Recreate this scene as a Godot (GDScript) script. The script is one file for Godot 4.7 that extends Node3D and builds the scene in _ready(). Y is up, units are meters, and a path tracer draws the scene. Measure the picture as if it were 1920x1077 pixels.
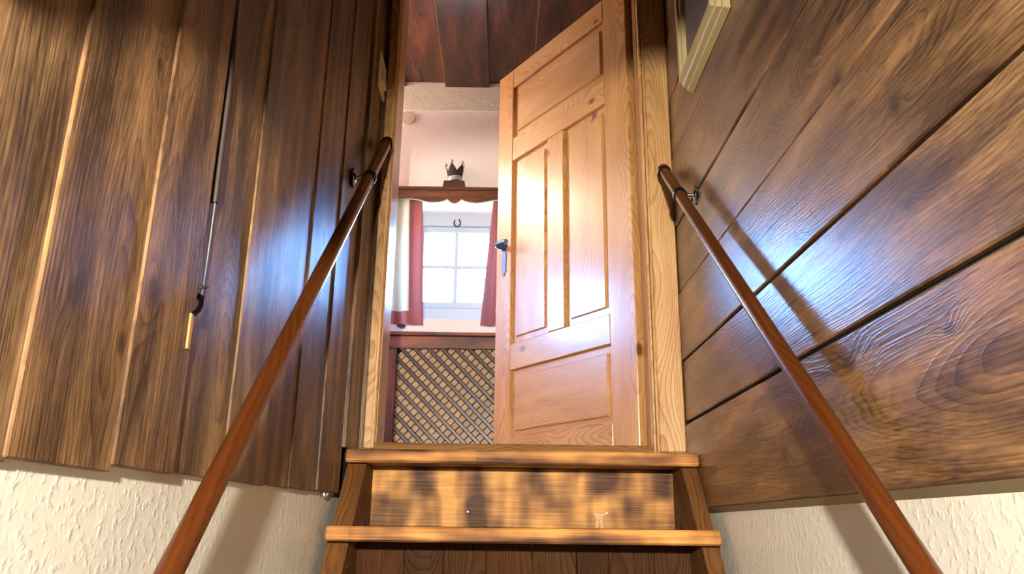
extends Node3D
# A steep wooden stair in an old farmhouse, seen from below through an open panelled door.
# Axes: x right, y up, -z up the stair. The second tread's top is at about y = 0.

var rng := RandomNumberGenerator.new()
var M := {}
var taken := {}
const PLAIN := Color(1, 1, 1)

func _ready() -> void:
	rng.seed = 4711
	camera_and_light()
	make_materials()
	shell()
	left_boards()
	right_boards()
	door_frame()
	staircase()
	door_leaf()
	upper_room()
	handrails()
	window_dressing()
	radiator_cover()
	small_things()

# ------------------------------------------------------------------ camera, sky, light
func camera_and_light() -> void:
	var cam := Camera3D.new()
	cam.name = "camera"
	add_child(cam)
	cam.transform = Transform3D(Basis(Vector3(0.99986923, 0.01186063, 0.01099275), Vector3(-0.01455386, 0.95632149, 0.29195445), Vector3(-0.00704984, -0.29207626, 0.95636905)), Vector3.ZERO)
	cam.fov = 40.02
	cam.near = 0.02
	cam.far = 100.0
	cam.current = true
	var sm := ProceduralSkyMaterial.new()
	sm.sky_top_color = Color(0.46, 0.69, 1.0)
	sm.sky_horizon_color = Color(0.56, 0.77, 1.0)
	sm.ground_bottom_color = Color(0.55, 0.58, 0.60)
	sm.ground_horizon_color = Color(0.70, 0.76, 0.80)
	sm.sky_energy_multiplier = 1.0
	sm.ground_energy_multiplier = 1.0
	var sky := Sky.new()
	sky.sky_material = sm
	var env := Environment.new()
	env.background_mode = Environment.BG_SKY
	env.background_energy_multiplier = 150.0
	env.sky = sky
	env.tonemap_mode = Environment.TONE_MAPPER_LINEAR
	env.tonemap_exposure = 1.0
	env.sdfgi_enabled = true
	env.ssao_enabled = true
	env.ssil_enabled = true
	var we := WorldEnvironment.new()
	we.name = "world_environment"
	we.environment = env
	add_child(we)
	# the hall's hanging bulb, behind and above the camera
	pendant_lamp("pendant_lamp", Vector3(-0.05, 0.38, 0.82), 0.85, 16.0, Color(1.0, 0.98, 0.94), "warm bulb under an added dark enamel shade hanging from the hall ceiling", 0.04, true)
	# the upper room's ceiling bulb, to the left behind the door wall
	pendant_lamp("pendant_lamp", Vector3(-1.40, 2.00, -3.60), 2.23, 1.25, Color(1.0, 0.93, 0.84), "bare warm bulb hanging from the upper room's red plank ceiling", 0.04, false)

func pendant_lamp(called: String, at: Vector3, ceil_y: float, energy: float, c: Color, label: String, r: float, shade: bool) -> void:
	var t := thing(called, label, "lamp", at)
	var glow := StandardMaterial3D.new()
	glow.albedo_color = Color(1, 0.95, 0.85)
	glow.emission_enabled = true
	glow.emission = c
	glow.emission_energy_multiplier = 6.0
	var st := begin()
	lathe(st, [Vector2(0, -r), Vector2(r * 0.6, -r * 0.8), Vector2(r, 0), Vector2(r * 0.8, r * 0.7), Vector2(r * 0.4, r * 1.3), Vector2(r * 0.35, r * 1.6)], 20, PLAIN)
	part(t, "bulb", st, glow)
	var dark := plain(Color(0.05, 0.045, 0.04), 0.5)
	st = begin()
	lathe(st, [Vector2(r * 0.4, r * 1.5), Vector2(r * 0.5, r * 1.5), Vector2(r * 0.5, r * 2.6), Vector2(0.004, r * 2.9)], 16, PLAIN)
	part(t, "socket", st, dark)
	st = begin()
	tube(st, [Vector3(0, r * 2.8, 0), Vector3(0, ceil_y - at.y, 0)], 0.004, 8, PLAIN, Vector2.ONE)
	part(t, "cord", st, dark)
	if shade:
		# unseen dark enamel cone, added to keep the light off the ceiling
		st = begin()
		lathe(st, [Vector2(0.021, r * 2.5), Vector2(0.035, r * 2.4), Vector2(0.15, r * 1.75), Vector2(0.152, r * 1.68), Vector2(0.148, r * 1.70), Vector2(0.034, r * 2.3), Vector2(0.021, r * 2.4)], 32, PLAIN)
		part(t, "shade", st, plain(Color(0.16, 0.13, 0.10), 0.6))
	var l := OmniLight3D.new()
	l.name = "bulb_light"
	l.light_color = c
	l.light_energy = energy
	l.light_size = r
	l.omni_range = 12.0
	l.omni_attenuation = 2.0
	l.shadow_enabled = true
	t.add_child(l)

# ------------------------------------------------------------------ naming
func numbered(called: String) -> String:
	var n: int = taken.get(called, -1) + 1
	taken[called] = n
	return called if n == 0 else "%s_%03d" % [called, n]

func thing(called: String, label: String, category: String, at := Vector3.ZERO, group := "") -> Node3D:
	var o := Node3D.new()
	o.name = numbered(called)
	add_child(o)
	o.position = at
	o.set_meta("label", label)
	o.set_meta("category", category)
	if group != "":
		o.set_meta("group", group)
	return o

func setting(called: String, label: String, category: String) -> Node3D:
	var o := thing(called, label, category)
	o.set_meta("kind", "structure")
	return o

func part(parent: Node, called: String, st: SurfaceTool, m: Material, label := "") -> MeshInstance3D:
	var o := MeshInstance3D.new()
	o.name = called
	o.mesh = st.commit()
	o.material_override = m
	if label != "":
		o.set_meta("label", label)
	parent.add_child(o, true)
	return o

# ------------------------------------------------------------------ mesh helpers
func begin() -> SurfaceTool:
	var st := SurfaceTool.new()
	st.begin(Mesh.PRIMITIVE_TRIANGLES)
	return st

func tri(st: SurfaceTool, p: Array, nn: Array, uv: Array, col: Color) -> void:
	var f: Vector3 = (p[1] - p[0]).cross(p[2] - p[0])
	var avg: Vector3 = nn[0] + nn[1] + nn[2]
	var order := [0, 1, 2]
	if f.dot(avg) > 0.0:
		order = [0, 2, 1]
	for k in order:
		st.set_normal(nn[k])
		st.set_uv(uv[k])
		st.set_color(col)
		st.add_vertex(p[k])

func quad(st: SurfaceTool, p: Array, nn: Array, uv: Array, col: Color) -> void:
	tri(st, [p[0], p[1], p[2]], [nn[0], nn[1], nn[2]], [uv[0], uv[1], uv[2]], col)
	tri(st, [p[0], p[2], p[3]], [nn[0], nn[2], nn[3]], [uv[0], uv[2], uv[3]], col)

# Chamfered box. a: half vector along the grain, b: across, n: through the thickness.
func cbox(st: SurfaceTool, c: Vector3, a: Vector3, b: Vector3, n: Vector3, ch := 0.002, off := Vector2.ZERO, tex := Vector2(1.0, 2.4), col := PLAIN) -> void:
	var ax := [a, b, n]
	var ln := [a.length(), b.length(), n.length()]
	var un := [a.normalized(), b.normalized(), n.normalized()]
	var e: float = minf(ch, 0.45 * minf(ln[0], minf(ln[1], ln[2])))
	var pos := func(s: Array, face: int) -> Vector3:
		var p := c
		for k in 3:
			p += un[k] * (s[k] * (ln[k] if k == face else ln[k] - e))
		return p
	var uvf := func(p: Vector3, face: int) -> Vector2:
		var d: Vector3 = p - c
		var al: float = d.dot(un[0])
		var ac: float = d.dot(un[1])
		var th: float = d.dot(un[2])
		if face == 0:
			return off + Vector2(ac / tex.x, th / tex.y)
		return off + Vector2((ac + th) / tex.x, al / tex.y)
	for f in 3:
		var i := (f + 1) % 3
		var j := (f + 2) % 3
		for s in [-1.0, 1.0]:
			var ps := []
			var us := []
			var nn: Vector3 = un[f] * s
			for q in [[-1.0, -1.0], [1.0, -1.0], [1.0, 1.0], [-1.0, 1.0]]:
				var sg := [0.0, 0.0, 0.0]
				sg[f] = s
				sg[i] = q[0]
				sg[j] = q[1]
				var p: Vector3 = pos.call(sg, f)
				ps.append(p)
				us.append(uvf.call(p, f))
			quad(st, ps, [nn, nn, nn, nn], us, col)
	# chamfers along each edge
	for f in 3:
		var i := (f + 1) % 3
		var j := (f + 2) % 3
		for si in [-1.0, 1.0]:
			for sj in [-1.0, 1.0]:
				var ps := []
				var us := []
				var nn: Vector3 = (un[i] * si + un[j] * sj).normalized()
				for q in [[-1.0, i], [1.0, i], [1.0, j], [-1.0, j]]:
					var sg := [0.0, 0.0, 0.0]
					sg[f] = q[0]
					sg[i] = si
					sg[j] = sj
					var p: Vector3 = pos.call(sg, q[1])
					ps.append(p)
					us.append(uvf.call(p, 1))
				quad(st, ps, [nn, nn, nn, nn], us, col)
	for sa in [-1.0, 1.0]:
		for sb in [-1.0, 1.0]:
			for sn in [-1.0, 1.0]:
				var sg := [sa, sb, sn]
				var nn: Vector3 = (un[0] * sa + un[1] * sb + un[2] * sn).normalized()
				var ps := [pos.call(sg, 0), pos.call(sg, 1), pos.call(sg, 2)]
				tri(st, ps, [nn, nn, nn], [uvf.call(ps[0], 1), uvf.call(ps[1], 1), uvf.call(ps[2], 1)], col)

func box(lo: Vector3, hi: Vector3, along: int, ch := 0.002, off := Vector2.ZERO, tex := Vector2(1.0, 2.4), col := PLAIN) -> SurfaceTool:
	var st := begin()
	add_box(st, lo, hi, along, ch, off, tex, col)
	return st

# along: 0 x, 1 y, 2 z is the direction of the grain
func add_box(st: SurfaceTool, lo: Vector3, hi: Vector3, along: int, ch := 0.002, off := Vector2.ZERO, tex := Vector2(1.0, 2.4), col := PLAIN) -> void:
	var h := (hi - lo) * 0.5
	var v := [Vector3(h.x, 0, 0), Vector3(0, h.y, 0), Vector3(0, 0, h.z)]
	var o := [1, 2] if along == 0 else ([0, 2] if along == 1 else [1, 0])
	# the larger of the two is the width
	if v[o[0]].length() < v[o[1]].length():
		o = [o[1], o[0]]
	cbox(st, (lo + hi) * 0.5, v[along], v[o[0]], v[o[1]], ch, off, tex, col)

func lane(width: float) -> Vector2:
	var k := rng.randi_range(0, 3)
	return Vector2(k * 0.25 + 0.125 + rng.randf_range(-1, 1) * maxf(0.0, 0.12 - width * 0.5), rng.randf())

func tint(base: Color, spread := 0.12) -> Color:
	var f := 1.0 + rng.randf_range(-spread, spread)
	var g := 1.0 + rng.randf_range(-spread, spread) * 0.35
	return Color(base.r * f * g, base.g * f, base.b * f / g)

func plank(parent: Node, called: String, lo: Vector3, hi: Vector3, along: int, m: Material, col: Color, ch := 0.003) -> MeshInstance3D:
	var s := hi - lo
	var w := 0.0
	for k in 3:
		if k != along:
			w = maxf(w, s[k])
	return part(parent, called, box(lo, hi, along, ch, lane(w), Vector2(1.0, 2.4), col), m)

func lathe(st: SurfaceTool, prof: Array, n: int, col: Color, xf := Transform3D.IDENTITY, squash := Vector2.ONE) -> void:
	for i in prof.size() - 1:
		var p: Vector2 = prof[i]
		var q: Vector2 = prof[i + 1]
		if p.distance_to(q) < 1e-6:
			continue
		var d := (q - p).normalized()
		var nr := Vector2(d.y, -d.x)
		for k in n:
			var ps := []
			var nn := []
			var us := []
			for e in [[k, p], [k + 1, p], [k + 1, q], [k, q]]:
				var an: float = TAU * e[0] / n
				var c := Vector3(cos(an) * squash.x, 0, sin(an) * squash.y)
				var pr: Vector2 = e[1]
				ps.append(xf * Vector3(c.x * pr.x, pr.y, c.z * pr.x))
				nn.append((xf.basis * Vector3(c.x * nr.x, nr.y, c.z * nr.x)).normalized())
				us.append(Vector2(float(e[0]) / n * 0.1, pr.y))
			quad(st, ps, nn, us, col)

func frame_along(d: Vector3) -> Basis:
	var y := d.normalized()
	var x := y.cross(Vector3(0, 0, 1))
	if x.length() < 0.1:
		x = y.cross(Vector3(1, 0, 0))
	x = x.normalized()
	return Basis(x, y, x.cross(y).normalized())

func tube(st: SurfaceTool, pts: Array, r: float, n: int, col: Color, tex: Vector2, caps := true) -> void:
	var rings := []
	var along := 0.0
	var lens := []
	for i in pts.size():
		var d: Vector3 = pts[mini(i + 1, pts.size() - 1)] - pts[maxi(i - 1, 0)]
		var b := frame_along(d)
		if i > 0:
			along += (pts[i] - pts[i - 1]).length()
		lens.append(along)
		var ring := []
		for k in n:
			var an := TAU * k / n
			ring.append(b.x * cos(an) + b.z * sin(an))
		rings.append(ring)
	for i in pts.size() - 1:
		for k in n:
			var k2 := (k + 1) % n
			var a: Vector3 = rings[i][k]
			var b2: Vector3 = rings[i][k2]
			var c: Vector3 = rings[i + 1][k2]
			var d2: Vector3 = rings[i + 1][k]
			var u0 := TAU * r * k / n / tex.x
			var u1 := TAU * r * (k + 1) / n / tex.x
			quad(st, [pts[i] + a * r, pts[i] + b2 * r, pts[i + 1] + c * r, pts[i + 1] + d2 * r], [a, b2, c, d2], [Vector2(u0 + 0.52, lens[i] / tex.y), Vector2(u1 + 0.52, lens[i] / tex.y), Vector2(u1 + 0.52, lens[i + 1] / tex.y), Vector2(u0 + 0.52, lens[i + 1] / tex.y)], col)
	if caps:
		for e in [0, pts.size() - 1]:
			var nn: Vector3 = (pts[0] - pts[1]).normalized() if e == 0 else (pts[e] - pts[e - 1]).normalized()
			for k in n:
				tri(st, [pts[e], pts[e] + rings[e][k] * r, pts[e] + rings[e][(k + 1) % n] * r], [nn, nn, nn], [Vector2.ZERO, Vector2.ZERO, Vector2.ZERO], col)

# A polygon in the xy plane (of xf) extruded from z0 to z1.
func prism(st: SurfaceTool, poly: PackedVector2Array, z0: float, z1: float, col: Color, xf := Transform3D.IDENTITY, off := Vector2.ZERO, tex := Vector2(1.0, 2.4), grain_x := true) -> void:
	var idx := Geometry2D.triangulate_polygon(poly)
	var uvof := func(p: Vector2, t: float) -> Vector2:
		return off + (Vector2((p.y + t) / tex.x, p.x / tex.y) if grain_x else Vector2((p.x + t) / tex.x, p.y / tex.y))
	for s in [[z0, -1.0], [z1, 1.0]]:
		var nn: Vector3 = (xf.basis * Vector3(0, 0, s[1])).normalized()
		for i in range(0, idx.size(), 3):
			var ps := []
			var us := []
			for k in 3:
				var v := poly[idx[i + k]]
				ps.append(xf * Vector3(v.x, v.y, s[0]))
				us.append(uvof.call(v, 0.0))
			tri(st, ps, [nn, nn, nn], us, col)
	var area := 0.0
	for i in poly.size():
		area += poly[i].cross(poly[(i + 1) % poly.size()])
	for i in poly.size():
		var p := poly[i]
		var q := poly[(i + 1) % poly.size()]
		var d := (q - p).normalized()
		var o := Vector2(d.y, -d.x) * signf(area)
		var nn: Vector3 = (xf.basis * Vector3(o.x, o.y, 0)).normalized()
		quad(st, [xf * Vector3(p.x, p.y, z0), xf * Vector3(q.x, q.y, z0), xf * Vector3(q.x, q.y, z1), xf * Vector3(p.x, p.y, z1)], [nn, nn, nn, nn], [uvof.call(p, 0.0), uvof.call(q, 0.0), uvof.call(q, z1 - z0), uvof.call(p, z1 - z0)], col)

func ball(st: SurfaceTool, c: Vector3, r: float, col: Color) -> void:
	var prof := []
	for i in 9:
		var a := -PI / 2 + PI * i / 8.0
		prof.append(Vector2(cos(a) * r, sin(a) * r))
	lathe(st, prof, 12, col, Transform3D(Basis.IDENTITY, c))

# ------------------------------------------------------------------ materials
func plain(c: Color, rough: float, metal := 0.0) -> StandardMaterial3D:
	var m := StandardMaterial3D.new()
	m.albedo_color = c
	m.roughness = rough
	m.metallic = metal
	return m

func seamless(w: int, h: int, sd: int, freq: float, oct := 3) -> Image:
	var n := FastNoiseLite.new()
	n.seed = sd
	n.noise_type = FastNoiseLite.TYPE_SIMPLEX_SMOOTH
	n.frequency = freq
	n.fractal_octaves = oct
	return n.get_seamless_image(w, h)

# Flat-sawn softwood, 1 m across (four boards side by side) by 2.4 m along the grain.
func wood(sd: int, light: Color, dark: Color, knot: Color, o: Dictionary) -> Array:
	var w := 1024
	var h := 2048
	var lw := 256
	var lh := 512
	var r := RandomNumberGenerator.new()
	r.seed = sd
	var nz := FastNoiseLite.new()
	nz.seed = sd
	nz.frequency = 1.0
	nz.fractal_octaves = 2
	var F := PackedFloat32Array()
	var K := PackedFloat32Array()
	F.resize(lw * lh)
	K.resize(lw * lh)
	var rad := 2.4 / TAU
	for y in lh:
		var an := TAU * y / lh
		var cy := cos(an) * rad
		var sy := sin(an) * rad
		var cx := []
		var hh := []
		for l in 4:
			cx.append(l * 0.25 + 0.125 + 0.05 * nz.get_noise_3d(l * 7.3, cy * 0.8, sy * 0.8) + [0.02, -0.05, 0.11, 0.0][l])
			hh.append(0.035 + 0.045 * (1.0 + nz.get_noise_3d(40 + l * 5.1, cy * 1.1, sy * 1.1) * 1.4))
		for x in lw:
			var xm := x / 256.0
			var l2 := mini(3, int(xm * 4.0))
			var dx: float = xm - cx[l2]
			F[y * lw + x] = sqrt(dx * dx + hh[l2] * hh[l2]) + 0.0045 * nz.get_noise_3d(xm * 14.0, cy * 2.5, sy * 2.5)
	for k in o.knots:
		var kx := r.randf() * lw
		var ky := r.randf() * lh
		var kr := r.randf_range(0.007, 0.017)
		var px := kr * 256.0
		var py := kr * 1.5 * lh / 2.4
		var rx := int(px * 5) + 1
		var ry := int(py * 7) + 1
		for yy in range(-ry, ry + 1):
			for xx in range(-rx, rx + 1):
				var X := int(kx) + xx
				if X < 0 or X >= lw:
					continue
				var Y := posmod(int(ky) + yy, lh)
				var d := (xx / px) * (xx / px) + (yy / py) * (yy / py)
				var d2 := (xx / (px * 1.9)) * (xx / (px * 1.9)) + (yy / (py * 2.6)) * (yy / (py * 2.6))
				F[Y * lw + X] += kr * 1.3 * exp(-d2)
				K[Y * lw + X] = maxf(K[Y * lw + X], exp(-d * d * 0.9))
	var fi := Image.create_from_data(lw, lh, false, Image.FORMAT_RF, F.to_byte_array())
	fi.resize(w, h, Image.INTERPOLATE_CUBIC)
	var FF := fi.get_data().to_float32_array()
	fi = Image.create_from_data(lw, lh, false, Image.FORMAT_RF, K.to_byte_array())
	fi.resize(w, h, Image.INTERPOLATE_BILINEAR)
	var KK := fi.get_data().to_float32_array()
	var f1 := seamless(w, 48, sd + 1, 0.22, 3)
	f1.resize(w, h, Image.INTERPOLATE_CUBIC)
	var b1 := f1.get_data()
	var f2 := seamless(256, 128, sd + 2, 0.035, 4)
	f2.resize(w, h, Image.INTERPOLATE_CUBIC)
	var b2 := f2.get_data()
	var f3 := seamless(512, 256, sd + 3, 0.25, 2)
	f3.resize(w, h, Image.INTERPOLATE_CUBIC)
	var b3 := f3.get_data()
	# year rings as a table over the distance from the pith
	var tab := PackedFloat32Array()
	tab.resize(4096)
	var at := 0
	while at < 4096:
		var n := int(r.randf_range(o.ring0, o.ring1) * 8000.0)
		var amp := r.randf_range(0.55, 1.0)
		for k in n:
			if at + k < 4096:
				var q := float(k) / n
				tab[at + k] = amp * (pow(q, 2.5) if q < 0.93 else 1.0 - (q - 0.93) / 0.07)
		at += n
	var ra: float = o.ring
	var fa: float = o.fibre / 255.0
	var sa: float = o.stain / 255.0
	var ga: float = o.speck / 255.0
	var base: float = o.base - 0.5 * (o.fibre + o.stain + o.speck)
	var lr := light.r8
	var lg := light.g8
	var lb := light.b8
	var dr := dark.r8 - light.r8
	var dg := dark.g8 - light.g8
	var db := dark.b8 - light.b8
	var kr2 := knot.r8
	var kg2 := knot.g8
	var kb2 := knot.b8
	var hr: float = 110.0 * o.relief
	var kk: float = o.knot
	var C := PackedByteArray()
	C.resize(w * h * 3)
	var H := PackedByteArray()
	H.resize(w * h)
	for i in w * h:
		var t := tab[clampi(int(FF[i] * 8000.0), 0, 4095)]
		var f := b1[i]
		var a := clampf(base + ra * t + fa * f + sa * b2[i] + ga * b3[i], 0.0, 1.0)
		var k := KK[i] * kk
		var j := i * 3
		C[j] = int((lr + dr * a) * (1.0 - k) + kr2 * k)
		C[j + 1] = int((lg + dg * a) * (1.0 - k) + kg2 * k)
		C[j + 2] = int((lb + db * a) * (1.0 - k) + kb2 * k)
		H[i] = clampi(int(70.0 + hr * t + 0.3 * f + 30.0 * k), 0, 255)
	var ci := Image.create_from_data(w, h, false, Image.FORMAT_RGB8, C)
	var hi := Image.create_from_data(w, h, false, Image.FORMAT_L8, H)
	return [ImageTexture.create_from_image(ci), ImageTexture.create_from_image(hi)]

func wood_material(t: Array, rough: float, relief: float, spec := 0.5) -> StandardMaterial3D:
	var m := StandardMaterial3D.new()
	m.albedo_texture = t[0]
	m.vertex_color_use_as_albedo = true
	m.roughness = rough
	m.metallic_specular = spec
	m.heightmap_enabled = true
	m.heightmap_texture = t[1]
	m.heightmap_scale = relief
	return m

# Softwood that was burnt with a flame and brushed: fine even grain along v, soot in tongues across it. 0.5 m by 1.0 m.
func scorched(sd: int, along: bool) -> Array:
	var w := 512
	var h := 1024
	var grain := seamless(w, 24, sd, 0.16, 3)
	grain.resize(w, h, Image.INTERPOLATE_CUBIC)
	var g := grain.get_data()
	var soot := seamless(96, 20, sd + 1, 0.07, 3) if along else seamless(14, 130, sd + 1, 0.06, 3)
	soot.resize(w, h, Image.INTERPOLATE_CUBIC)
	var s := soot.get_data()
	var soot2 := seamless(48, 96, sd + 2, 0.09, 2)
	soot2.resize(w, h, Image.INTERPOLATE_CUBIC)
	var s2 := soot2.get_data()
	var C := PackedByteArray()
	C.resize(w * h * 3)
	var H := PackedByteArray()
	H.resize(w * h)
	for i in w * h:
		var q := clampf((0.7 * s[i] + 0.3 * s2[i] - 66.0) / 130.0, 0.0, 1.0)
		var gr := (g[i] - 128) / 128.0
		var j := i * 3
		C[j] = clampi(int(202 - 122 * q + 24 * gr), 0, 255)
		C[j + 1] = clampi(int(144 - 92 * q + 21 * gr), 0, 255)
		C[j + 2] = clampi(int(78 - 44 * q + 14 * gr), 0, 255)
		H[i] = clampi(int(128 + 60 * gr), 0, 255)
	return [ImageTexture.create_from_image(Image.create_from_data(w, h, false, Image.FORMAT_RGB8, C)), ImageTexture.create_from_image(Image.create_from_data(w, h, false, Image.FORMAT_L8, H))]

func plaster(c: Color, sd: int, relief: float, size_m: float, rough: float) -> StandardMaterial3D:
	var w := 1024
	var a := seamless(w, w, sd, 0.026, 3)
	var b := seamless(w, w, sd + 1, 0.005, 2)
	var da := a.get_data()
	var db := b.get_data()
	var H := PackedByteArray()
	H.resize(w * w)
	for i in w * w:
		var v := (da[i] - 128) / 128.0
		# trowelled: flats with sharp-edged lumps and pits
		var lump := clampf((v - 0.12) * 1.7, 0.0, 1.0) + clampf((v + 0.40) * 2.0, -1.0, 0.0) * 0.3
		H[i] = clampi(int(90 + 105 * lump + 0.35 * (db[i] - 128) + 18 * v), 0, 255)
	var m := plain(c, rough)
	m.heightmap_enabled = true
	m.heightmap_texture = ImageTexture.create_from_image(Image.create_from_data(w, w, false, Image.FORMAT_L8, H))
	m.heightmap_scale = relief
	m.uv1_triplanar = true
	m.uv1_world_triplanar = true
	m.uv1_scale = Vector3.ONE / size_m
	return m

func make_materials() -> void:
	var t_dark := wood(11, Color8(150, 114, 77), Color8(60, 43, 31), Color8(38, 29, 23), {"knots": 34, "ring": 0.42, "fibre": 0.62, "stain": 1.2, "speck": 0.40, "base": 0.45, "ring0": 0.003, "ring1": 0.008, "relief": 0.6, "knot": 0.6})
	var t_pine := wood(29, Color8(204, 168, 116), Color8(146, 96, 52), Color8(80, 46, 26), {"knots": 10, "ring": 0.62, "fibre": 0.35, "stain": 0.4, "speck": 0.06, "base": 0.26, "ring0": 0.003, "ring1": 0.007, "relief": 0.9, "knot": 0.8})
	M.t_dark = t_dark
	M.t_pine = t_pine
	M.dark = wood_material(t_dark, 0.42, 0.10, 0.35)
	M.panel = wood_material(t_dark, 0.29, 0.09, 0.55)
	M.beam = wood_material(t_pine, 0.55, 0.22)
	M.old = wood_material(t_pine, 0.7, 0.6, 0.25)
	M.pine = wood_material(t_pine, 0.45, 0.12)
	M.door = wood_material(t_pine, 0.32, 0.03)
	M.door.clearcoat_enabled = true
	M.door.clearcoat = 0.3
	M.door.clearcoat_roughness = 0.16
	M.redwood = wood_material(t_dark, 0.35, 0.04)
	M.rail = wood_material(t_pine, 0.26, 0.008)
	M.scorched = wood_material(scorched(77, false), 0.55, 0.05, 0.25)
	M.worn = wood_material(scorched(91, true), 0.55, 0.08, 0.25)
	M.plaster = plaster(Color(0.83, 0.80, 0.73), 5, 0.12, 0.60, 0.42)
	M.room_plaster = plaster(Color(0.94, 0.87, 0.84), 8, 0.08, 0.6, 0.85)
	M.rough_plaster = plaster(Color(0.94, 0.89, 0.82), 9, 0.35, 0.35, 0.85)
	M.gap = plain(Color(0.03, 0.025, 0.02), 0.95)
	M.iron = plain(Color(0.03, 0.03, 0.035), 0.35, 0.4)
	M.steel = plain(Color(0.72, 0.70, 0.66), 0.25, 1.0)
	M.blued = plain(Color(0.30, 0.38, 0.48), 0.35, 0.8)
	M.cream = plain(Color(0.86, 0.80, 0.66), 0.35)
	M.white_paint = plain(Color(0.72, 0.76, 0.78), 0.5)

# ------------------------------------------------------------------ the shell of stairwell and rooms
func slab(parent: Node, called: String, lo: Vector3, hi: Vector3, m: Material, holes := []) -> void:
	var b := CSGBox3D.new()
	b.name = called
	b.size = hi - lo
	b.position = (lo + hi) * 0.5
	b.material = m
	for q in holes:
		var c := CSGBox3D.new()
		c.name = "opening"
		c.operation = CSGShape3D.OPERATION_SUBTRACTION
		c.size = q[1] - q[0]
		c.position = (q[0] + q[1]) * 0.5 - b.position
		c.material = m
		b.add_child(c, true)
	parent.add_child(b, true)

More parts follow.
